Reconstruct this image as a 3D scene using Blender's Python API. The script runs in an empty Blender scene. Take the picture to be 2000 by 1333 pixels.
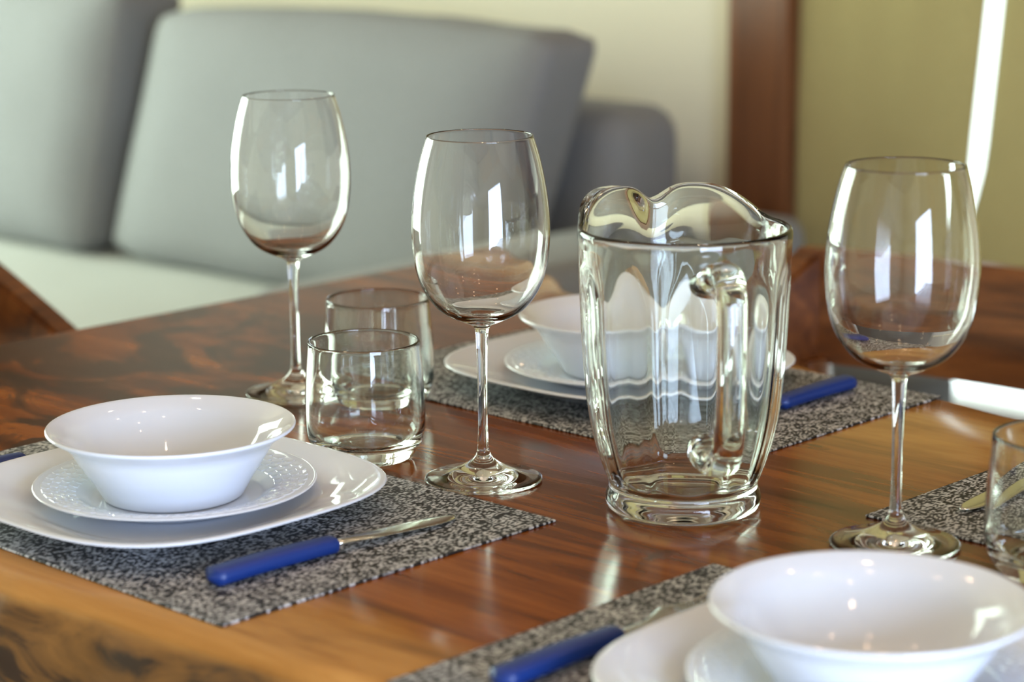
import bpy, bmesh, math, random
from mathutils import Vector, Matrix, noise
random.seed(7)
scene = bpy.context.scene
PI = math.pi
# ------------------------------------------------------------------ frame of the room
TH = math.radians(46.0)                       # the room and the table stand turned by 46 degrees
E1 = Vector((math.cos(TH), math.sin(TH), 0)); E2 = Vector((-math.sin(TH), math.cos(TH), 0))
TZ = 0.75                                     # table top
def W(a, b, z=0.0): return E1*a + E2*b + Vector((0, 0, z))

# ------------------------------------------------------------------ camera
cd = bpy.data.cameras.new('camera'); cam = bpy.data.objects.new('camera', cd)
scene.collection.objects.link(cam); scene.camera = cam
cd.sensor_width = 36.0; cd.lens = 81.05; cd.clip_start = 0.02
PITCH, ROLL = 0.2160, 0.0089
cam.matrix_world = Matrix.Translation((0, 0, TZ+0.4783)) @ Matrix.Rotation(PI/2-PITCH, 4, 'X') @ Matrix.Rotation(-ROLL, 4, 'Z')
cd.dof.use_dof = True; cd.dof.focus_distance = 1.73; cd.dof.aperture_fstop = 4.6

# ------------------------------------------------------------------ world, daylight, exposure
wd = bpy.data.worlds.new('world'); scene.world = wd; wd.use_nodes = True
bg = wd.node_tree.nodes['Background']; bg.inputs[0].default_value = (0.80, 0.95, 0.93, 1); bg.inputs[1].default_value = 2.6
def area(name, loc, direction, sx, sy, power, col):
    l = bpy.data.lights.new(name, 'AREA'); l.shape = 'RECTANGLE'; l.size = sx; l.size_y = sy; l.energy = power; l.color = col
    o = bpy.data.objects.new(name, l); scene.collection.objects.link(o); o.location = loc
    o.rotation_euler = direction.to_track_quat('-Z', 'Y').to_euler(); return o
area('daylight_window', W(1.30, 5.17, 1.10), -E2, 2.5, 2.06, 120, (0.82, 1.0, 0.80))
area('daylight_door', W(0.20, -1.37, 0.86), E2, 1.16, 1.42, 100, (0.56, 0.71, 1.0))
vs = scene.view_settings
scene.display_settings.display_device = 'sRGB'
vs.view_transform = 'Standard'; vs.look = 'None'; vs.gamma = 1.0; vs.use_curve_mapping = False; vs.exposure = 0.28
cy = scene.cycles
cy.max_bounces = 18; cy.transmission_bounces = 16; cy.glossy_bounces = 8; cy.diffuse_bounces = 4; cy.transparent_max_bounces = 8
cy.sample_clamp_indirect = 8.0; cy.use_denoising = True; cy.caustics_reflective = True; cy.caustics_refractive = True; cy.blur_glossy = 0.3

# ------------------------------------------------------------------ node helpers and materials
def mat(name, col=(0.8, 0.8, 0.8), rough=0.5, **kw):
    m = bpy.data.materials.new(name); m.use_nodes = True
    p = m.node_tree.nodes['Principled BSDF']
    p.inputs['Base Color'].default_value = (*col, 1); p.inputs['Roughness'].default_value = rough
    for k, v in kw.items(): p.inputs[k.replace('_', ' ')].default_value = v
    return m
class NT:
    def __init__(s, m): s.t = m.node_tree; s.p = s.t.nodes['Principled BSDF']
    def n(s, typ, **kw):
        x = s.t.nodes.new(typ)
        for k, v in kw.items(): setattr(x, k, v)
        return x
    def l(s, a, b): s.t.links.new(a, b)
    def val(s, sock, v):
        if hasattr(v, 'node'): s.l(v, sock)
        else: sock.default_value = v
    def math(s, op, a, b=0.0, clamp=False):
        x = s.n('ShaderNodeMath', operation=op, use_clamp=clamp); s.val(x.inputs[0], a); s.val(x.inputs[1], b); return x.outputs[0]
    def coord(s, scale=(1, 1, 1), out='Object'):
        c = s.n('ShaderNodeTexCoord'); mp = s.n('ShaderNodeMapping'); mp.inputs['Scale'].default_value = scale
        s.l(c.outputs[out], mp.inputs[0]); return mp.outputs[0]
    def noise(s, vec, scale, detail=3, dist=0.0, rough=0.5):
        x = s.n('ShaderNodeTexNoise'); s.l(vec, x.inputs['Vector']); x.inputs['Scale'].default_value = scale
        x.inputs['Detail'].default_value = detail; x.inputs['Distortion'].default_value = dist; x.inputs['Roughness'].default_value = rough
        return x.outputs['Fac']
    def ramp(s, fac, stops):
        x = s.n('ShaderNodeValToRGB'); e = x.color_ramp.elements
        while len(e) < len(stops): e.new(0.5)
        for i, (p, c) in enumerate(stops): e[i].position = p; e[i].color = (*c, 1)
        s.l(fac, x.inputs[0]); return x.outputs[0]
    def mix(s, f, a, b, typ='MIX'):
        x = s.n('ShaderNodeMix', data_type='RGBA', blend_type=typ)
        s.val(x.inputs[0], f)
        for k, v in ((6, a), (7, b)):
            if hasattr(v, 'node'): s.l(v, x.inputs[k])
            else: x.inputs[k].default_value = (*v, 1)
        return x.outputs[2]
    def smooth(s, v, lo, hi):
        x = s.n('ShaderNodeMapRange', interpolation_type='SMOOTHSTEP'); s.l(v, x.inputs[0])
        x.inputs[1].default_value = lo; x.inputs[2].default_value = hi; return x.outputs[0]
    def bump(s, h, strength, dist=0.001):
        b = s.n('ShaderNodeBump'); b.inputs['Strength'].default_value = strength; b.inputs['Distance'].default_value = dist
        s.l(h, b.inputs['Height']); s.l(b.outputs[0], s.p.inputs['Normal'])
    def base(s, c): s.l(c, s.p.inputs['Base Color'])

def wood_table():
    m = mat('polished_slab_wood', rough=0.17); t = NT(m)
    t.p.inputs['IOR'].default_value = 1.42
    raw = t.coord(); sx = t.n('ShaderNodeSeparateXYZ'); t.l(raw, sx.inputs[0])
    g = t.coord((14, 1.3, 14)); fine = t.coord((90, 5, 90)); broad = t.coord((3.2, 1.1, 3.2))
    n1 = t.noise(g, 1.0, 6, 1.6, 0.6); n2 = t.noise(fine, 1.0, 4, 0.6, 0.6); n3 = t.noise(broad, 1.0, 4, 1.2)
    grain = t.math('ADD', t.math('MULTIPLY', n1, 0.75), t.math('MULTIPLY', n2, 0.25))
    heart = t.ramp(grain, [(0.32, (0.035, 0.009, 0.003)), (0.44, (0.135, 0.034, 0.007)), (0.56, (0.28, 0.080, 0.014)), (0.70, (0.40, 0.140, 0.030))])
    sap = t.ramp(grain, [(0.30, (0.22, 0.085, 0.018)), (0.45, (0.42, 0.185, 0.042)), (0.62, (0.54, 0.265, 0.070)), (0.8, (0.60, 0.33, 0.10))])
    x = t.math('ADD', sx.outputs[0], t.math('MULTIPLY', t.math('SUBTRACT', n3, 0.5), 0.16))
    xf = t.math('SUBTRACT', x, t.math('MULTIPLY', t.math('MAXIMUM', t.math('SUBTRACT', sx.outputs[1], 1.1), 0.0), 0.42))
    near = t.math('SUBTRACT', 1.0, t.smooth(x, 0.885, 0.955)); far = t.smooth(xf, 1.43, 1.55)
    col = t.mix(t.math('MAXIMUM', near, far), heart, sap)
    # grey-black burl figure towards the far end
    bl = t.noise(t.coord((5, 3.0, 5)), 1.3, 7, 2.2, 0.62)
    bm_ = t.math('MULTIPLY', t.smooth(bl, 0.45, 0.56), t.smooth(sx.outputs[1], 1.36, 1.56))
    bm_ = t.math('MULTIPLY', bm_, t.math('SUBTRACT', 1.0, t.smooth(x, 1.42, 1.6)))
    col = t.mix(t.math('MULTIPLY', bm_, 0.9), col, (0.028, 0.020, 0.015))
    kn = t.noise(t.coord((9, 6, 14)), 1.0, 4, 1.0)
    col = t.mix(t.math('MULTIPLY', t.smooth(kn, 0.64, 0.72), 0.8), col, (0.06, 0.028, 0.012))
    # raw live edge below the polished face: browner, with dark bark remnants
    bark = t.noise(t.coord((16, 9, 30)), 1.0, 5, 1.4, 0.6)
    edge = t.ramp(bark, [(0.36, (0.035, 0.016, 0.007)), (0.46, (0.14, 0.060, 0.013)), (0.66, (0.25, 0.108, 0.022))])
    side = t.math('SUBTRACT', 1.0, t.smooth(sx.outputs[2], TZ-0.016, TZ-0.006))
    col = t.mix(side, col, edge)
    t.base(col); t.bump(grain, 0.10, 0.002)
    rr = t.math('ADD', t.math('ADD', 0.08, t.math('MULTIPLY', side, 0.35)), t.math('MULTIPLY', grain, 0.13)); t.l(rr, t.p.inputs['Roughness'])
    return m
def wood_chair():
    m = mat('stained_chair_wood', rough=0.28); t = NT(m)
    n1 = t.noise(t.coord((30, 4, 30)), 1.0, 5, 1.2, 0.6)
    t.base(t.ramp(n1, [(0.3, (0.055, 0.015, 0.004)), (0.5, (0.135, 0.040, 0.009)), (0.72, (0.25, 0.085, 0.020))])); t.bump(n1, 0.08, 0.002); return m
def wood_post():
    m = mat('dark_post_wood', rough=0.35); t = NT(m)
    n1 = t.noise(t.coord((30, 30, 2)), 1.0, 5, 0.8, 0.6)
    t.base(t.ramp(n1, [(0.3, (0.10, 0.034, 0.012)), (0.6, (0.19, 0.068, 0.024)), (0.8, (0.26, 0.10, 0.04))])); t.bump(n1, 0.1, 0.002); return m
def dark_cladding():
    m = mat('dark_timber_cladding', rough=0.45); t = NT(m)
    n1 = t.noise(t.coord((20, 2, 20)), 1.0, 5, 0.8, 0.6)
    t.base(t.ramp(n1, [(0.3, (0.045, 0.016, 0.006)), (0.6, (0.09, 0.034, 0.012)), (0.8, (0.14, 0.055, 0.02))])); return m
def weave():
    m = mat('woven_vinyl', rough=0.55); t = NT(m)
    def cells(nx, ny, seed):
        mp = t.n('ShaderNodeMapping'); c = t.n('ShaderNodeTexCoord'); mp.inputs['Scale'].default_value = (nx, ny, 1); mp.inputs['Location'].default_value = (seed, seed*1.7, 0)
        t.l(c.outputs['Object'], mp.inputs[0])
        f = t.n('ShaderNodeVectorMath', operation='FLOOR'); t.l(mp.outputs[0], f.inputs[0])
        w = t.n('ShaderNodeTexWhiteNoise', noise_dimensions='2D'); t.l(f.outputs[0], w.inputs['Vector'])
        fr = t.n('ShaderNodeVectorMath', operation='FRACTION'); t.l(mp.outputs[0], fr.inputs[0])
        s = t.n('ShaderNodeSeparateXYZ'); t.l(fr.outputs[0], s.inputs[0])
        return w.outputs['Value'], s.outputs[0], s.outputs[1]
    a, ax, ay = cells(400, 680, 3.3); b, bx, by = cells(520, 210, 9.1)
    big = t.noise(t.coord((60, 14, 1)), 1.0, 3, 0.5)
    v = t.math('ADD', t.math('MULTIPLY', a, 0.74), t.math('MULTIPLY', b, 0.26))
    v = t.math('ADD', v, t.math('MULTIPLY', t.math('SUBTRACT', big, 0.5), 0.55))
    t.base(t.ramp(v, [(0.40, (0.006, 0.006, 0.009)), (0.50, (0.030, 0.030, 0.035)), (0.57, (0.26, 0.26, 0.265)), (0.80, (0.56, 0.56, 0.57))]))
    h = t.math('MULTIPLY', t.math('SINE', t.math('MULTIPLY', ax, PI)), t.math('SINE', t.math('MULTIPLY', ay, PI)))
    t.bump(t.math('ADD', h, v), 0.4, 0.0006); return m
def fabric(name, c0, c1, sc=700):
    m = mat(name, rough=0.9); t = NT(m)
    v = t.noise(t.coord((1, 1, 1)), sc, 2); w = t.noise(t.coord((1, 1, 1)), 6, 3)
    c = t.ramp(v, [(0.35, c0), (0.65, c1)]); c = t.mix(t.math('MULTIPLY', w, 0.25), c, tuple(x*0.7 for x in c0)); t.base(c)
    t.p.inputs['Sheen Weight'].default_value = 0.15; t.bump(v, 0.25, 0.001); return m
def plaster(name, c):
    m = mat(name, c, rough=0.85); t = NT(m); v = t.noise(t.coord(), 40, 4)
    t.base(t.mix(t.math('MULTIPLY', v, 0.12), c, tuple(x*0.8 for x in c))); t.bump(v, 0.1, 0.002); return m
def tile_floor():
    m = mat('stone_floor', rough=0.35); t = NT(m); v = t.noise(t.coord(), 3, 5)
    t.base(t.ramp(v, [(0.3, (0.33, 0.29, 0.24)), (0.7, (0.45, 0.41, 0.35))])); return m
M = {}
M['table'] = wood_table(); M['chair'] = wood_chair(); M['post'] = wood_post(); M['mat'] = weave()
M['glass'] = mat('clear_glass', (1, 1, 1), 0.0, Transmission_Weight=1.0, IOR=1.48)
M['tumbler'] = mat('tumbler_glass', (0.965, 0.99, 0.975), 0.0, Transmission_Weight=1.0, IOR=1.5)
M['pitcher'] = mat('pressed_glass', (0.955, 0.98, 0.955), 0.0, Transmission_Weight=1.0, IOR=1.5)
M['pane'] = mat('window_glass', (1, 1, 1), 0.0, Transmission_Weight=1.0, IOR=1.05)
M['white'] = mat('white_opal_ware', (0.80, 0.80, 0.81), 0.04, IOR=1.5)
_t = NT(M['white']); _t.base(_t.mix(_t.math('MULTIPLY', _t.noise(_t.coord(), 30, 2), 0.05), (0.75, 0.785, 0.86), (0.71, 0.745, 0.82)))
M['blue'] = mat('blue_plastic', (0.002, 0.028, 0.19), 0.42)
_t = NT(M['blue']); _t.bump(_t.noise(_t.coord(), 300, 2), 0.05, 0.0005)
M['steel'] = mat('polished_steel', (0.72, 0.70, 0.67), 0.16, Metallic=1.0)
M['sofa'] = fabric('grey_linen', (0.19, 0.192, 0.205), (0.285, 0.287, 0.302))
M['seat'] = fabric('grey_seat_linen', (0.40, 0.41, 0.39), (0.52, 0.53, 0.51))
M['ottoman'] = fabric('charcoal_fabric', (0.045, 0.043, 0.042), (0.075, 0.07, 0.068))
M['curtain'] = fabric('olive_curtain_cloth', (0.33, 0.27, 0.105), (0.42, 0.345, 0.15), 500)
M['wall'] = plaster('cream_plaster', (0.78, 0.71, 0.56)); M['ceil'] = dark_cladding(); M['floor'] = tile_floor(); M['pine'] = plaster('pale_pine_boards', (0.40, 0.31, 0.23))
M['frame'] = mat('window_frame_paint', (0.75, 0.74, 0.70), 0.4)
M['bulb'] = mat('warm_bulb', (1, 0.8, 0.55), 0.3, Emission_Color=(1.0, 0.68, 0.42, 1), Emission_Strength=75.0)
M['lampmetal'] = mat('brushed_lamp_metal', (0.5, 0.48, 0.45), 0.3, Metallic=1.0)

# ------------------------------------------------------------------ object helpers
def link(o, parent=None):
    scene.collection.objects.link(o)
    if parent is not None: o.parent = parent
    return o
def tag(o, label, cat=None, group=None, kind=None):
    o['label'] = label
    if cat: o['category'] = cat
    if group: o['group'] = group
    if kind: o['kind'] = kind
    return o
def thing(name, label, cat, loc, rz=TH, group=None):
    o = bpy.data.objects.new(name, None); o.empty_display_size = 0.05; link(o)
    o.location = loc; o.rotation_euler = (0, 0, rz); return tag(o, label, cat, group)
def obj(name, bm, m, parent=None, smooth=True, loc=None, rz=None):
    me = bpy.data.meshes.new(name); bm.normal_update(); bm.to_mesh(me); bm.free()
    me.materials.append(m)
    if smooth:
        for p in me.polygons: p.use_smooth = True
        if smooth == 'auto': me.set_sharp_from_angle(angle=math.radians(40))
    o = link(bpy.data.objects.new(name, me), parent)
    if loc is not None: o.location = loc
    if rz is not None: o.rotation_euler = (0, 0, rz)
    return o
def struct(name, bm, m, smooth=False, label=None, parent=None):
    o = obj(name, bm, m, parent, smooth, rz=None if parent else TH)
    if not parent: o['kind'] = 'structure'
    if label: o['label'] = label
    return o
def bx(bm, x0, x1, y0, y1, z0, z1, bev=0.0, seg=2):
    r = bmesh.ops.create_cube(bm, size=1.0); vs_ = r['verts']
    for v in vs_: v.co = Vector((x0+(v.co.x+.5)*(x1-x0), y0+(v.co.y+.5)*(y1-y0), z0+(v.co.z+.5)*(z1-z0)))
    if bev > 0:
        es = list({e for v in vs_ for e in v.link_edges})
        bmesh.ops.bevel(bm, geom=es, offset=bev, segments=seg, affect='EDGES', profile=0.5)
    return bm
def box(*a, **k): return bx(bmesh.new(), *a, **k)
def cat_rom(pts, per=6):
    out = []
    n = len(pts)
    for i in range(n-1):
        p0 = Vector(pts[max(i-1, 0)]); p1 = Vector(pts[i]); p2 = Vector(pts[i+1]); p3 = Vector(pts[min(i+2, n-1)])
        for k in range(per):
            t = k/per
            out.append(0.5*((2*p1)+(p2-p0)*t+(2*p0-5*p1+4*p2-p3)*t*t+(3*p1-p0-3*p2+p3)*t**3))
    out.append(Vector(pts[-1])); return out
def rings(bm, rows, closed_start=False, closed_end=False):
    """rows: list of lists of Vector; adjacent rows are bridged"""
    vr = [[bm.verts.new(p) for p in row] for row in rows]
    n = len(rows[0])
    for a, b in zip(vr, vr[1:]):
        for i in range(n):
            j = (i+1) % n
            bm.faces.new((a[i], a[j], b[j], b[i]))
    if closed_start: bm.faces.new(list(reversed(vr[0])))
    if closed_end: bm.faces.new(vr[-1])
    return vr
def lathe_rows(prof, seg, fn=None):
    rows = []
    for r, z in prof:
        row = []
        for i in range(seg):
            a = 2*PI*i/seg; p = Vector((r*math.cos(a), r*math.sin(a), z))
            row.append(fn(r, z, a) if fn else p)
        rows.append(row)
    return rows
def lathe(prof, seg=56, fn=None):
    """prof runs from the axis on the underside, outside, over the rim, to the axis inside: a closed body"""
    bm = bmesh.new(); vr = rings(bm, lathe_rows(prof, seg, fn))
    for row, rev in ((vr[0], True), (vr[-1], False)):
        c = bm.verts.new(sum((v.co for v in row), Vector())/len(row))
        for i in range(seg):
            j = (i+1) % seg
            bm.faces.new((c, row[j], row[i]) if rev else (c, row[i], row[j]))
    return bm
def sweep(path, widths, thick, side, n=16, power=2.0):
    """superelliptic section along path; side = constant width direction"""
    rows = []
    side = Vector(side).normalized()
    for i, p in enumerate(path):
        t = (path[min(i+1, len(path)-1)]-path[max(i-1, 0)]).normalized(); up = t.cross(side).normalized()
        row = []
        for k in range(n):
            a = 2*PI*k/n; c, s = math.cos(a), math.sin(a)
            row.append(p+side*(widths[i]*math.copysign(abs(c)**(2/power), c))+up*(thick[i]*math.copysign(abs(s)**(2/power), s)))
        rows.append(row)
    bm = bmesh.new(); rings(bm, rows, True, True); bmesh.ops.recalc_face_normals(bm, faces=bm.faces); return bm
def dup(root, label=None, loc=None, rz=None):
    r = root.copy(); link(r)
    for ch in root.children:
        c = ch.copy(); link(c, r)
        for g in ch.children: d = g.copy(); link(d, c)
    if label: r['label'] = label
    if loc is not None: r.location = loc
    if rz is not None: r.rotation_euler = (0, 0, rz)
    return r

# ------------------------------------------------------------------ the room
A0, A1, B0, B1, CH = -1.8, 3.2, -1.4, 5.2, 2.5
struct('floor', box(A0-.2, A1+.2, B0-.2, B1+.2, -0.05, 0), M['floor'])
struct('ceiling', box(A0-.2, A1+.2, B0-.2, B1+.2, CH, CH+0.05), M['pine'])
def wall_open(fixed0, fixed1, lo, hi, o0, o1, z0, z1, axis):
    bm = bmesh.new()
    def part(a, b, c, d):
        if axis == 'b': bx(bm, fixed0, fixed1, a, b, c, d)
        else: bx(bm, a, b, fixed0, fixed1, c, d)
    part(lo, o0, 0, CH); part(o1, hi, 0, CH); part(o0, o1, z1, CH)
    if z0 > 0: part(o0, o1, 0, z0)
    return bm
struct('wall_back', wall_open(A1, A1+.12, B0, B1, 0.9, 2.33, 0.24, 2.2, 'b'), M['wall'])
struct('wall_left', wall_open(B1, B1+.12, A0, A1+.12, 0.0, 2.6, 0.0, 2.2, 'a'), M['wall'])
struct('wall_right', wall_open(B0-.12, B0, A0, A1+.12, -0.40, 0.80, 0.13, 1.60, 'a'), M['wall'])
struct('wall_front', box(A0-.12, A0, B0, B1, 0, CH), M['wall'])
def window(name, fixed, lo, hi, z0, z1, axis, bars):
    def b(bm, a, c, d, e, t0=-0.03, t1=0.03):
        if axis == 'b': bx(bm, fixed+t0, fixed+t1, a, c, d, e)
        else: bx(bm, a, c, fixed+t0, fixed+t1, d, e)
    bm = bmesh.new(); f = 0.05
    b(bm, lo, lo+f, z0, z1); b(bm, hi-f, hi, z0, z1); b(bm, lo+f, hi-f, z0, z0+f); b(bm, lo+f, hi-f, z1-f, z1)
    for k in range(1, bars): x = lo+(hi-lo)*k/bars; b(bm, x-.022, x+.022, z0+f, z1-f)
    w = struct(name, bm, M['frame'])
    for k in range(bars):
        bm = bmesh.new(); x0 = lo+(hi-lo)*k/bars+.026; x1 = lo+(hi-lo)*(k+1)/bars-.026
        b(bm, x0+(.026 if k == 0 else 0), x1-(.026 if k == bars-1 else 0), z0+f, z1-f, -0.002, 0.002); struct('window_pane', bm, M['pane'], parent=w)
    return w
window('window_1', A1+.06, 0.9, 2.33, 0.24, 2.2, 'b', 2)
window('window_2', B1+.06, 0.0, 2.6, 0.0, 2.2, 'a', 3)
window('window_3', B0-.06, -0.40, 0.80, 0.13, 1.60, 'a', 2)
struct('trim_2', box(A1-.012, A1-.0005, B0+.001, B1-.001, 1.06, CH-.001), M['ceil'], label='timber cladding on the upper back wall')
struct('trim_1', box(3.14, A1-.013, 2.378, 2.510, 0.0, CH-.001, bev=0.006), M['post'], label='dark brown wooden door post between the cream wall and the curtain')

# ------------------------------------------------------------------ dining table (live-edge slab)
def interp(x, pts):
    if x <= pts[0][0]: return pts[0][1]
    for (a, va), (b, vb) in zip(pts, pts[1:]):
        if x <= b:
            t = (x-a)/(b-a); t = t*t*(3-2*t); return va+(vb-va)*t
    return pts[-1][1]
NEAR = [(-0.2, 0.86), (0.5, 0.865), (0.92, 0.853), (1.0, 0.836), (1.13, 0.828), (1.28, 0.812), (1.6, 0.80), (1.88, 0.83)]
FAR = [(-0.2, 1.62), (0.6, 1.63), (0.99, 1.640), (1.08, 1.652), (1.40, 1.70), (1.63, 1.79), (1.74, 1.855), (1.88, 1.925)]
table = thing('dining_table', 'polished live-edge wooden dining table with dark heart and pale sapwood edges', 'table', (0, 0, 0))
rows = []; NS = 130
for i in range(NS+1):
    b = -0.15+(1.876+0.15)*i/NS
    wob = 0.004*noise.noise(Vector((b*9, 0, 0)))+0.002*noise.noise(Vector((b*31, 3, 0)))
    n_ = interp(b, NEAR)+wob; f_ = interp(b, FAR)+0.004*noise.noise(Vector((b*8, 7, 0)))
    if i in (0, NS): pass
    lump = 0.010*noise.noise(Vector((b*14, 11, 0)))
    pr = []
    for k in range(9):                     # top, near to far
        t = k/8; pr.append((n_+0.012+(f_-n_-0.024)*t, TZ))
    pr += [(f_-0.004, TZ-0.003), (f_+0.001, TZ-0.010), (f_+0.006, TZ-0.035), (f_-0.004, TZ-0.075), (f_-0.03, TZ-0.085)]
    for k in range(5): t = k/4; pr.append((f_-0.08+(n_-f_+0.16)*t, TZ-0.088))
    pr += [(n_+0.015, TZ-0.086), (n_-0.006+lump*.6, TZ-0.078), (n_-0.016+lump, TZ-0.05), (n_-0.009+lump*.7, TZ-0.024), (n_-0.001, TZ-0.010), (n_+0.004, TZ-0.003)]
    rows.append([Vector((a, b, z)) for a, z in pr])
bm = bmesh.new(); rings(bm, rows, True, True); bmesh.ops.recalc_face_normals(bm, faces=bm.faces)
slab = obj('table_top', bm, M['table'], table, 'auto')
for (a, b) in ((1.03, 0.10), (1.45, 0.10), (1.03, 1.62), (1.50, 1.62)):
    obj('leg', box(a-.04, a+.04, b-.04, b+.04, 0.0, TZ-0.087, bev=0.006), M['chair'], table, 'auto')

# ------------------------------------------------------------------ placemats
def placemat(a0, a1, b0, b1, label):
    ca, cb = (a0+a1)/2, (b0+b1)/2
    bm = box(-(a1-a0)/2, (a1-a0)/2, -(b1-b0)/2, (b1-b0)/2, 0, 0.0018, bev=0.0006, seg=1)
    o = obj('placemat', bm, M['mat'], None, False, loc=W(ca, cb, TZ+0.0002), rz=TH)
    return tag(o, label, 'placemat', 'woven placemats on the table')
MT = TZ+0.0022
placemat(.850, 1.155, 1.073, 1.530, 'black and white woven placemat with blue-handled knife, nearest the table corner at left')
placemat(1.345, 1.648, 1.076, 1.536, 'black and white woven placemat behind the glass pitcher')
placemat(.852, 1.152, .468, .927, 'blurred woven placemat in the foreground under the blue-handled fork')
placemat(1.312, 1.617, .458, .918, 'woven placemat at the right edge behind the water tumbler')

# ------------------------------------------------------------------ white tableware
def squircle(a, n=3.0): return 1.0/((abs(math.cos(a))**n+abs(math.sin(a))**n)**(1/n))
def dinner_fn(r, z, a):
    t = min(1.0, max(0.0, (r-0.055)/0.06)); t = t*t*(3-2*t)
    k = 1+(squircle(a)-1)*t; return Vector((r*k*math.cos(a), r*k*math.sin(a), z))
pd = cat_rom([(0.002, 0.0015), (0.04, 0.0012), (0.078, 0.0), (0.086, 0.0006), (0.095, 0.0050), (0.112, 0.0125), (0.130, 0.0182), (0.1335, 0.0196), (0.1334, 0.0208), (0.1318, 0.0214), (0.128, 0.0208), (0.112, 0.0158), (0.096, 0.0095), (0.088, 0.0058), (0.078, 0.0045), (0.04, 0.0045), (0.002, 0.0045)], 4)
ps = cat_rom([(0.002, 0.0012), (0.035, 0.001), (0.054, 0.0), (0.060, 0.0012), (0.068, 0.0062), (0.080, 0.0100), (0.092, 0.0128), (0.0945, 0.0138), (0.0945, 0.0148), (0.0935, 0.0152), (0.091, 0.0149), (0.080, 0.0128), (0.068, 0.0094), (0.060, 0.0052), (0.054, 0.0038), (0.035, 0.0036), (0.002, 0.0036)], 4)
pb = cat_rom([(0.002, 0.0022), (0.036, 0.0018), (0.0470, 0.0), (0.0508, 0.0008), (0.0532, 0.0045), (0.0580, 0.0130), (0.0645, 0.0230), (0.0700, 0.0318), (0.0735, 0.0375), (0.0780, 0.0422), (0.0848, 0.0470), (0.0893, 0.0500), (0.0902, 0.0515), (0.0890, 0.0528), (0.0840, 0.0505), (0.0765, 0.0455), (0.0715, 0.0392), (0.0675, 0.0320), (0.0617, 0.0230), (0.0545, 0.0130), (0.0480, 0.0075), (0.040, 0.0050), (0.02, 0.0044), (0.002, 0.0044)], 4)
PD, PS = 1.041, 1.088
pd = [Vector((p[0]*PD, p[1])) for p in pd]; ps = [Vector((p[0]*PS, p[1])) for p in ps]
def rim_z(r): # top surface of the side plate rim
    r /= PS; return interp_lin(r, [(0.060, 0.0052), (0.068, 0.0094), (0.080, 0.0128), (0.091, 0.0149)])
def interp_lin(x, pts):
    for (a, va), (b, vb) in zip(pts, pts[1:]):
        if x <= b: return va+(vb-va)*(x-a)/(b-a)
    return pts[-1][1]
def emboss():
    bm = bmesh.new(); rr = [PS*q for q in (0.0690, 0.0745, 0.0800, 0.0855)]; N = 44
    for q, rc in enumerate(rr):
        for k in range(N):
            a0 = 2*PI*(k+(0.5 if q % 2 else 0))/N; da = 2*PI/N; hr = 0.0039
            hexp = [(-0.62, 0), (-0.36, hr), (0.36, hr), (0.62, 0), (0.36, -hr), (-0.36, -hr)]
            lo, hi = [], []
            for u, dr in hexp:
                for lst, s, dz in ((lo, 1.0, -0.0003), (hi, 0.80, 0.0007)):
                    r = rc+dr*s; a = a0+u*da*s; lst.append(bm.verts.new((r*math.cos(a), r*math.sin(a), rim_z(r)+dz)))
            c = bm.verts.new((rc*math.cos(a0), rc*math.sin(a0), rim_z(rc)+0.0004))
            for i in range(6):
                j = (i+1) % 6; bm.faces.new((lo[j], lo[i], hi[i], hi[j])); bm.faces.new((hi[j], hi[i], c))
    bmesh.ops.recalc_face_normals(bm, faces=bm.faces); return bm
me_d = obj('dinner_plate', lathe(pd, 72, dinner_fn), M['white'])
me_s = thing('side_plate', '', 'plate', (0, 0, 0))
obj('plate_body', lathe(ps, 72), M['white'], me_s); obj('embossed_rim', emboss(), M['white'], me_s, False)['label'] = 'embossed honeycomb rim pattern'
me_b = obj('cereal_bowl', lathe(pb, 72), M['white'])
SETS = [((-0.2478, 1.6202), (-0.2478, 1.6100), (-0.2463, 1.6210), 'on the left placemat in front of the tumblers'),
        ((0.0963, 2.0060), (0.0954, 1.9990), (0.0960, 2.0030), 'at the far setting behind the pitcher'),
        ((0.1977, 1.2150), (0.1986, 1.2150), (0.1980, 1.2150), 'in the blurred foreground at lower right')]
for i, ((bx_, by_), (px_, py_), (sx_, sy_), where) in enumerate(SETS):
    d = me_d if i == 0 else dup(me_d); s = me_s if i == 0 else dup(me_s); b = me_b if i == 0 else dup(me_b)
    d.location = (px_, py_, MT); s.location = (sx_, sy_, MT+0.0047); b.location = (bx_, by_, MT+0.0047+0.0039)
    for o in (d, s, b): o.rotation_euler = (0, 0, TH)
    tag(d, 'large white rounded-square dinner plate '+where, 'plate', 'white dinner plates')
    tag(s, 'small white plate with embossed rim '+where, 'plate', 'white side plates')
    tag(b, 'white flared cereal bowl '+where, 'bowl', 'white cereal bowls')

# ------------------------------------------------------------------ wine glasses
bowl_o = [(0.0050, 0.1150), (0.0058, 0.1185), (0.0080, 0.1208), (0.0150, 0.1238), (0.0262, 0.1290), (0.0345, 0.1355), (0.0425, 0.1465), (0.0478, 0.1595), (0.0508, 0.1765), (0.0517, 0.1930), (0.0507, 0.2110), (0.0480, 0.2296), (0.0440, 0.2480), (0.0396, 0.2622)]
bowl_i = [(0.0385, 0.2622), (0.0430, 0.2476), (0.0469, 0.2296), (0.0496, 0.2110), (0.0506, 0.1930), (0.0497, 0.1768), (0.0466, 0.1602), (0.0412, 0.1478), (0.0335, 0.1378), (0.0250, 0.1315), (0.0130, 0.1275), (0.0012, 0.1262)]
PB = cat_rom(bowl_o, 5)+[Vector((0.0394, 0.2629)), Vector((0.0390, 0.2630)), Vector((0.0387, 0.2628))]+cat_rom(bowl_i, 5)
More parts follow.
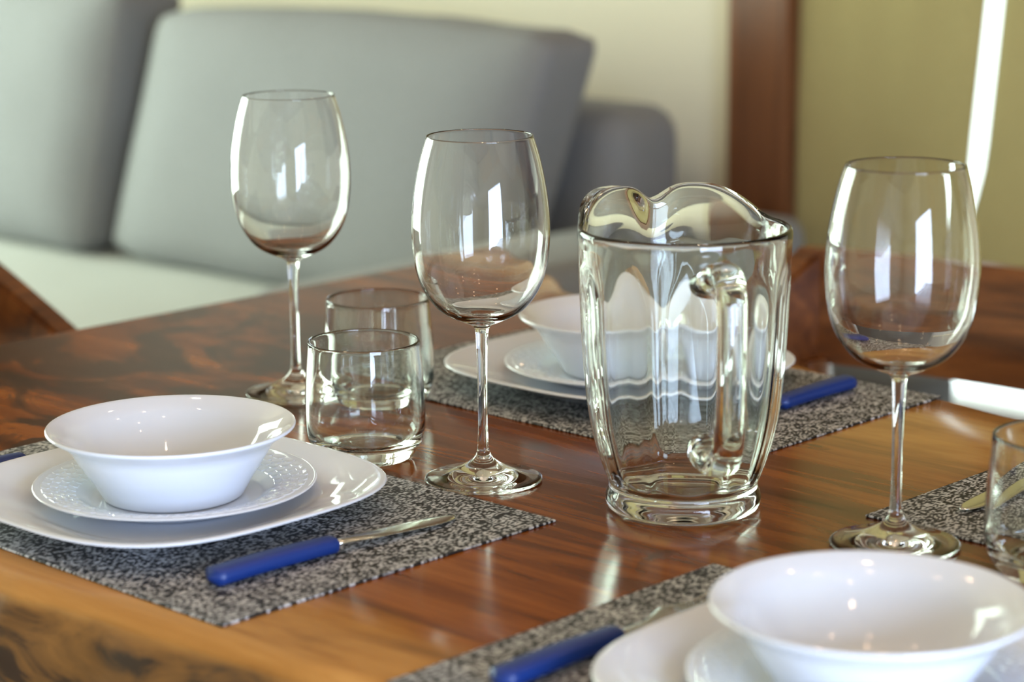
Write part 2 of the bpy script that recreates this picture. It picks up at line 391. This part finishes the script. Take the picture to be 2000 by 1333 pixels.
PSTEM = cat_rom([(0.0064, 0.0195), (0.0050, 0.0225), (0.0046, 0.0250), (0.0041, 0.030), (0.0037, 0.045), (0.0037, 0.070), (0.0041, 0.095), (0.0046, 0.108), (0.0050, 0.1150)], 5)
PFOOT = cat_rom([(0.0008, 0.0040), (0.012, 0.0030), (0.030, 0.0012), (0.0405, 0.0), (0.0436, 0.0005), (0.0446, 0.0017), (0.0436, 0.0028), (0.0360, 0.0044), (0.0260, 0.0072), (0.0175, 0.0108), (0.0120, 0.0140), (0.0085, 0.0168), (0.0064, 0.0195)], 5)
def lathe_part(name, prof, m, parent, seg=64, cap0=False, cap1=False):
    """open piece of one lathed glass body; the normals come from the profile so neighbouring pieces join without a seam"""
    bm = bmesh.new(); vr = rings(bm, lathe_rows([(p[0], p[1]) for p in prof], seg))
    if cap0: bm.faces.new(list(reversed(vr[0])))
    if cap1: bm.faces.new(vr[-1])
    o = obj(name, bm, m, parent); me = o.data; N = []
    for i in range(len(prof)):
        d = (prof[min(i+1, len(prof)-1)]-prof[max(i-1, 0)]).normalized()
        for k in range(seg):
            a = 2*PI*k/seg; N.append(Vector((d[1]*math.cos(a), d[1]*math.sin(a), -d[0])).normalized())
    me.normals_split_custom_set_from_vertices(N); return o
g0 = thing('wine_glass', 'clear stemmed wine glass in the middle, left of the pitcher', 'wine glass', (-0.0225, 1.6867, TZ+0.0003), 0, 'stemmed wine glasses')
lathe_part('bowl', PB, M['glass'], g0, cap1=True); lathe_part('stem', PSTEM, M['glass'], g0); lathe_part('foot', PFOOT, M['glass'], g0, cap0=True)
dup(g0, 'clear stemmed wine glass at the right, in front of the wooden chair', (0.2613, 1.5146, TZ+0.0003))
dup(g0, 'clear stemmed wine glass at the left, behind the tumblers and before the grey cushion', (-0.1894, 1.9702, TZ+0.0003))

# ------------------------------------------------------------------ tumblers
pt = cat_rom([(0.0008, 0.0030), (0.020, 0.0026), (0.0300, 0.0008), (0.0335, 0.0), (0.0370, 0.0022), (0.0420, 0.0085), (0.0458, 0.0180), (0.0471, 0.0290), (0.0470, 0.045), (0.0461, 0.065), (0.0448, 0.082), (0.0440, 0.0925), (0.0434, 0.0940), (0.0424, 0.0941), (0.0417, 0.0926), (0.0423, 0.082), (0.0436, 0.065), (0.0444, 0.045), (0.0443, 0.030), (0.0425, 0.0205), (0.0380, 0.0150), (0.0300, 0.0125), (0.018, 0.0117), (0.0008, 0.0115)], 5)
t0 = obj('tumbler', lathe(pt, 64), M['tumbler'])
for o, xy, lab in ((t0, (-0.1158, 1.7582), 'short clear glass tumbler in front of its twin beside the middle wine glass'),
                   (dup(t0), (-0.1142, 1.9268), 'short clear glass tumbler standing behind the other beside the left wine glass foot'),
                   (dup(t0), (0.3565, 1.4497), 'short clear glass tumbler cut off by the right edge of the photo')):
    o.location = (*xy, TZ+0.0003); tag(o, lab, 'tumbler', 'short glass tumblers')
t_c = [o for o in scene.objects if o.get('category') == 'tumbler'][-1]; t_c.location.z = TZ+0.0003

# ------------------------------------------------------------------ glass pitcher
SP = math.radians(90+13.0)                     # spout points away from the camera, a little left
def sst(x, a, b): t = min(1.0, max(0.0, (x-a)/(b-a))); return t*t*(3-2*t)
def pit_fn(inner):
    def fn(r, z, a):
        d = math.degrees((a-SP+PI) % (2*PI)-PI); w = sst(z, 0.160, 0.206); w2 = min(1.0, max(0.0, (z-0.182)/0.0235))**1.25
        rise = 0.0195*(1-sst(abs(d), 25, 78))-0.0120*math.exp(-(d/9.5)**2)
        push = 0.004*math.exp(-(d/20.0)**2)+0.0125*(1-sst(abs(d), 28, 72))
        rr = r+push*w2*(0.0 if inner else 1.0)
        if inner: rr += 0.0013*math.cos(10*a)*sst(z, 0.012, 0.03)*(1-sst(z, 0.15, 0.19))
        return Vector((rr*math.cos(a), rr*math.sin(a), z+rise*w))
    return fn
po = cat_rom([(0.0008, 0.0045), (0.030, 0.004), (0.046, 0.0008), (0.0505, 0.0), (0.0545, 0.0015), (0.0563, 0.0060), (0.0560, 0.0110), (0.0545, 0.0150), (0.0538, 0.0180), (0.0552, 0.0230), (0.0594, 0.0340), (0.0648, 0.0520), (0.0690, 0.0730), (0.0717, 0.0980), (0.0738, 0.1300), (0.0751, 0.1630), (0.0759, 0.1900), (0.0764, 0.2020), (0.0758, 0.2052)], 5)
pi_ = cat_rom([(0.0745, 0.2064), (0.0728, 0.2055), (0.0718, 0.2020), (0.0711, 0.1900), (0.0700, 0.1630), (0.0684, 0.1300), (0.0661, 0.0980), (0.0632, 0.0730), (0.0588, 0.0520), (0.0532, 0.0340), (0.0480, 0.0235), (0.0430, 0.0185), (0.0330, 0.0155), (0.018, 0.0140), (0.0008, 0.0135)], 5)
pit = thing('water_pitcher', 'thick pressed glass water pitcher with pinched spout and handle, empty', 'pitcher', (0.1233, 1.6139, TZ+0.0003), 0)
SEG = 120; r1 = lathe_rows([(p[0], p[1]) for p in po], SEG, pit_fn(False)); r2 = lathe_rows([(p[0], p[1]) for p in pi_], SEG, pit_fn(True))
bm = bmesh.new(); rings(bm, r1+r2, True, True); bmesh.ops.recalc_face_normals(bm, faces=bm.faces)
obj('body', bm, M['pitcher'], pit)
hd = Vector((math.sin(math.radians(11)), -math.cos(math.radians(11)), 0)); hs = Vector((math.cos(math.radians(11)), math.sin(math.radians(11)), 0))
hp = [(0.0735, 0.178), (0.080, 0.181), (0.088, 0.1865), (0.099, 0.1895), (0.110, 0.187), (0.117, 0.178), (0.120, 0.166), (0.1205, 0.140), (0.1195, 0.110), (0.117, 0.088), (0.112, 0.072), (0.103, 0.061), (0.092, 0.0565), (0.081, 0.057), (0.071, 0.0600), (0.0655, 0.061)]
hw = [0.017, 0.0150, 0.0135, 0.0120, 0.0112, 0.0106, 0.0103, 0.0102, 0.0102, 0.0104, 0.0110, 0.0122, 0.0138, 0.0155, 0.0165, 0.016]
ht = [0.0105, 0.0095, 0.0085, 0.0078, 0.0074, 0.0072, 0.0070, 0.0069, 0.0069, 0.0070, 0.0074, 0.0082, 0.0095, 0.0110, 0.0120, 0.0115]
path = [hd*p[0]+Vector((0, 0, p[1])) for p in cat_rom(hp, 5)]
ws = [p[0] for p in cat_rom([(w, 0) for w in hw], 5)]; ts = [p[0] for p in cat_rom([(w, 0) for w in ht], 5)]
obj('handle', sweep(path, ws, ts, hs, 24, 2.3), M['pitcher'], pit)

# ------------------------------------------------------------------ cutlery (local x runs from the handle end to the tip)
def handle_bm(L):
    pts, ws, ts = [], [], []
    for i in range(25):
        t = i/24; x = L*t
        pts.append(Vector((x, 0, 0.0062+0.0010*math.sin(t*PI))))
        e = min(1.0, math.sqrt(max(0.0, 1-(1-min(1, t/0.07))**2))+0.12)*min(1.0, math.sqrt(max(0.0, 1-(1-min(1, (1-t)/0.035))**2))+0.35)
        ws.append((0.0098-0.0020*t+0.0008*math.sin(t*PI))*e); ts.append((0.0062-0.0004*t)*e)
    return sweep(pts, ws, ts, (0, 1, 0), 18, 2.6)
def knife(label, loc, rz, group):
    k = thing('table_knife', label, 'knife', loc, rz, group); obj('handle', handle_bm(0.108), M['blue'], k)
    pts, ws, ts = [], [], []
    for i in range(22):
        t = i/21; x = 0.106+0.112*t; pts.append(Vector((x, 0.0015*t, 0.0064-0.0046*sst(t, 0.0, 1.0))))
        ws.append((0.0042+0.0050*sst(t, 0.05, 0.30))*(1 if t < 0.72 else max(0.06, math.sqrt(max(0, 1-((t-0.72)/0.28)**2))))); ts.append(0.0022-0.0014*sst(t, 0.0, 0.4))
    obj('blade', sweep(pts, ws, ts, (0, 1, 0), 12, 2.0), M['steel'], k); return k
def fork(label, loc, rz, group):
    k = thing('table_fork', label, 'fork', loc, rz, group); obj('handle', handle_bm(0.108), M['blue'], k)
    pts = [Vector((0.106+0.055*t, 0, 0.0064-0.0030*t+0.004*t*t)) for t in [i/14 for i in range(15)]]
    ws = [0.0038+0.0085*sst(i/14, 0.35, 1.0) for i in range(15)]; ts = [0.0018-0.0006*i/14 for i in range(15)]
    obj('fork_neck', sweep(pts, ws, ts, (0, 1, 0), 12, 3), M['steel'], k)
    for q in range(4):
        y = -0.0098+0.00653*q
        pts = [Vector((0.159+0.046*t, y, 0.0072-0.0055*math.sin(t*PI*0.5)+0.0052*t*t*t)) for t in [i/8 for i in range(9)]]
        obj('tine', sweep(pts, [0.0021-0.0012*(i/8)**3 for i in range(9)], [0.0011]*9, (0, 1, 0), 8, 2.5), M['steel'], k)
    return k
CG = 'blue-handled cutlery'
knife('blue-handled steel table knife beside the left white plate', (-0.1985, 1.4300, MT), math.atan2(0.148, 0.156), CG)
fork('blue-handled fork at the left edge behind the left plate', W(.8740, 1.472, MT), TH+0.02, CG)
fork('blurred blue-handled table fork in the foreground beside the right plate', W(.8840, .8690, MT), TH, CG)
fork('blue-handled fork on the mat behind the pitcher, handle towards the chair', W(1.6200, 1.152, MT), TH+PI+0.03, CG)
knife('steel knife with its tip showing beside the right tumbler', W(1.5800, .8720, MT), TH+PI, CG)

# ------------------------------------------------------------------ wooden armchairs at the table
def chair(label, loc, rz):
    c = thing('dining_chair', label, 'chair', loc, rz, 'wooden dining chairs')
    # curved backrest plank
    rows = []
    for i in range(25):
        y = -0.24+0.48*i/24; x = -0.245-0.030*(1-(y/0.24)**2); t = 0.014
        rows.append([Vector((x-t, y, 0.672)), Vector((x+t, y, 0.668)), Vector((x+t-0.012, y, 0.784)), Vector((x+t-0.016, y, 0.790)), Vector((x-t-0.010, y, 0.790)), Vector((x-t-0.014, y, 0.784))])
    bm = bmesh.new(); rings(bm, rows, True, True); bmesh.ops.recalc_face_normals(bm, faces=bm.faces); obj('backrest', bm, M['chair'], c, 'auto')
    for s in (-1, 1):
        rows = []
        for i in range(17):
            t = i/16; x = -0.243+0.40*t; z = 0.789-0.45*(x+0.243)*1.0; y = s*(0.226+0.012*math.sin(t*PI)); hh = 0.115-0.05*t
            rows.append([Vector((x, y-0.017, z)), Vector((x, y+0.017, z)), Vector((x, y+0.017, z-hh)), Vector((x, y-0.017, z-hh))])
        bm = bmesh.new(); rings(bm, rows, True, True); bmesh.ops.recalc_face_normals(bm, faces=bm.faces)
        bmesh.ops.bevel(bm, geom=[e for e in bm.edges if abs((e.verts[0].co-e.verts[1].co).normalized().x) > .5], offset=0.005, segments=2, affect='EDGES')
        obj('armrest', bm, M['chair'], c, 'auto')
    for (x, y, top, lean) in ((-0.235, 0.215, 0.675, -0.02), (-0.235, -0.215, 0.675, -0.02), (0.140, 0.225, 0.560, 0.02), (0.140, -0.225, 0.560, 0.02)):
        pts = [Vector((x+lean*(1-t)*1.5, y, top*t)) for t in (0, .2, .4, .6, .8, 1)]
        obj('leg', sweep(pts, [0.015+0.006*t for t in (0, .2, .4, .6, .8, 1)], [0.017+0.006*t for t in (0, .2, .4, .6, .8, 1)], (0, 1, 0), 12, 4), M['chair'], c, 'auto')
    obj('seat_frame', box(-0.22, 0.16, -0.205, 0.205, 0.39, 0.43, bev=0.008), M['chair'], c, 'auto')
    obj('seat_cushion', box(-0.205, 0.165, -0.20, 0.20, 0.4305, 0.475, bev=0.018, seg=4), M['ottoman'], c, True)
    return c
chair('reddish brown wooden armchair behind the right wine glass', W(1.750, 1.232), TH+PI+0.05)
chair('reddish brown wooden armchair whose arm shows at the left edge by the table end', W(1.180, 1.967), TH-PI/2)

# ------------------------------------------------------------------ sofa
def pillow(x0, x1, y0, y1, z0, z1, puff, n=14, rnd=0.05, lean=0.0, seed=0, shear=0.0):
    bm = bmesh.new(); bmesh.ops.create_cube(bm, size=2.0)
    bmesh.ops.subdivide_edges(bm, edges=bm.edges[:], cuts=n, use_grid_fill=True)
    hx, hy, hz = (x1-x0)/2, (y1-y0)/2, (z1-z0)/2; c = Vector(((x0+x1)/2, (y0+y1)/2, (z0+z1)/2))
    for v in bm.verts:
        p = v.co.copy(); q = Vector((p.x*hx, p.y*hy, p.z*hz))
        inn = Vector((max(-hx+rnd, min(hx-rnd, q.x)), max(-hy+rnd, min(hy-rnd, q.y)), max(-hz+rnd, min(hz-rnd, q.z))))
        d = q-inn
        if d.length > 1e-6: q = inn+d.normalized()*rnd*min(1.0, d.length/rnd if d.length < rnd else 1.0)
        q.x += puff*math.copysign(1, p.x)*(1-p.y**4)*(1-p.z**4)*abs(p.x)
        q.z += 0.35*puff*p.z*(1-p.y**2)*(1 if p.z > 0 else 0)
        q += Vector((1, 1, 1))*0.006*noise.noise(q*6+Vector((seed, 0, 0)))
        q.x += lean*(q.z+hz); q.y -= shear*(q.z+hz)
        v.co = q+c
    return bm
sofa = thing('sofa', 'grey fabric sofa with pale seat standing against the cream wall', 'sofa', (0, 0, 0))
obj('base', box(2.12, 3.08, 2.30, 4.98, 0.05, 0.29, bev=0.015), M['sofa'], sofa, 'auto')
obj('seat_cushion', pillow(2.08, 2.895, 2.535, 4.78, 0.291, 0.42, 0.0, rnd=0.04), M['seat'], sofa)
obj('back_frame', box(2.90, 3.10, 2.555, 4.775, 0.291, 0.772, bev=0.06, seg=5), M['sofa'], sofa, 'auto')
obj('armrest', box(2.06, 3.10, 2.29, 2.53, 0.291, 0.60, bev=0.035, seg=4), M['sofa'], sofa, 'auto')
obj('armrest', box(2.06, 3.10, 4.785, 4.99, 0.291, 0.60, bev=0.035, seg=4), M['sofa'], sofa, 'auto')
for (a, b) in ((2.18, 2.38), (2.18, 4.9), (3.04, 2.38), (3.04, 4.9)):
    obj('foot', box(a-.03, a+.03, b-.03, b+.03, 0, 0.05, bev=0.004), M['post'], sofa, 'auto')
tag(obj('back_cushion', pillow(2.675, 2.825, 2.68, 3.71, 0.425, 0.910, 0.035, rnd=0.035, lean=0.08, seed=1, shear=0.30), M['sofa'], None, True, rz=TH), 'long grey sofa back cushion behind the left and middle wine glasses', 'cushion', 'sofa back cushions')
tag(obj('back_cushion', pillow(2.635, 2.815, 3.735, 4.72, 0.425, 0.95, 0.035, rnd=0.04, lean=0.08, seed=5, shear=0.22), M['sofa'], None, True, rz=TH), 'grey sofa back cushion filling the upper left corner', 'cushion', 'sofa back cushions')
tag(obj('ottoman', box(2.90, 3.06, 1.97, 2.27, 0.0, 0.385, bev=0.015, seg=3), M['ottoman'], None, 'auto', rz=TH), 'low dark grey block beside the sofa arm behind the chair', 'ottoman')

# ------------------------------------------------------------------ curtains
def curtain(label, edge_a, edge_b, x, seed):
    rows = []; NZ, NY = 40, 60
    def pt(i, k, off):
        z = 0.42+(2.28-0.42)*i/NZ; y0, y1 = edge_a(z), edge_b(z); t = k/NY
        y = y0+(y1-y0)*t
        return Vector((x+off+0.003*math.sin(y*23+seed)+0.001*math.sin(y*60+z*2), y, z))
    bm = bmesh.new()
    for i in range(NZ+1):
        rows.append([pt(i, k, 0) for k in range(NY+1)]+[pt(i, k, 0.003) for k in range(NY, -1, -1)])
    rings(bm, rows, True, True); bmesh.ops.recalc_face_normals(bm, faces=bm.faces)
    o = obj('curtain', bm, M['curtain'], None, True, rz=TH); return tag(o, label, 'curtain', 'olive window curtains')
curtain('olive curtain panel between the brown post and the bright gap', lambda z: interp_lin(max(z, .55), [(0.55, 2.030), (0.71, 2.030), (0.98, 2.008), (2.4, 1.90)]), lambda z: 2.372, 3.165, 0.4)
curtain('darker olive curtain panel at the far right edge, past the bright gap', lambda z: 0.95, lambda z: interp_lin(max(z, .5), [(0.5, 2.05), (0.62, 2.012), (0.71, 1.990), (0.98, 1.967), (2.4, 1.84)]), 3.150, 2.0)
bm = bmesh.new(); rings(bm, [[Vector((3.155+0.012*math.cos(2*PI*k/12), y, 2.30+0.012*math.sin(2*PI*k/12))) for k in range(12)] for y in (0.85, 2.41)], True, True)
bmesh.ops.recalc_face_normals(bm, faces=bm.faces)
tag(obj('curtain_rod', bm, M['lampmetal'], None, True, rz=TH), 'metal rod carrying the olive curtains', 'curtain rod')

# ------------------------------------------------------------------ ceiling spotlights
lamp0 = None
for (a, b) in ((0.5, 0.3), (0.5, 1.5), (1.25, -0.4), (1.25, 0.8), (1.25, 2.0), (2.0, 0.3), (2.0, 1.5), (0.2, -0.6)):
    if lamp0 is None:
        lamp0 = thing('ceiling_spotlight', 'small warm ceiling spotlight, seen as sparkles in the glassware', 'lamp', W(a, b, CH-0.0005), TH, 'warm ceiling spotlights')
        obj('lamp_housing', lathe([(0.001, -0.045), (0.026, -0.045), (0.045, -0.060), (0.047, -0.060), (0.040, -0.006), (0.030, 0.0), (0.001, 0.0)], 24), M['lampmetal'], lamp0, 'auto')
        s = bmesh.new(); bmesh.ops.create_uvsphere(s, u_segments=16, v_segments=10, radius=0.036); bmesh.ops.translate(s, verts=s.verts, vec=(0, 0, -0.070)); obj('bulb', s, M['bulb'], lamp0)
    else: dup(lamp0, None, W(a, b, CH-0.0005))
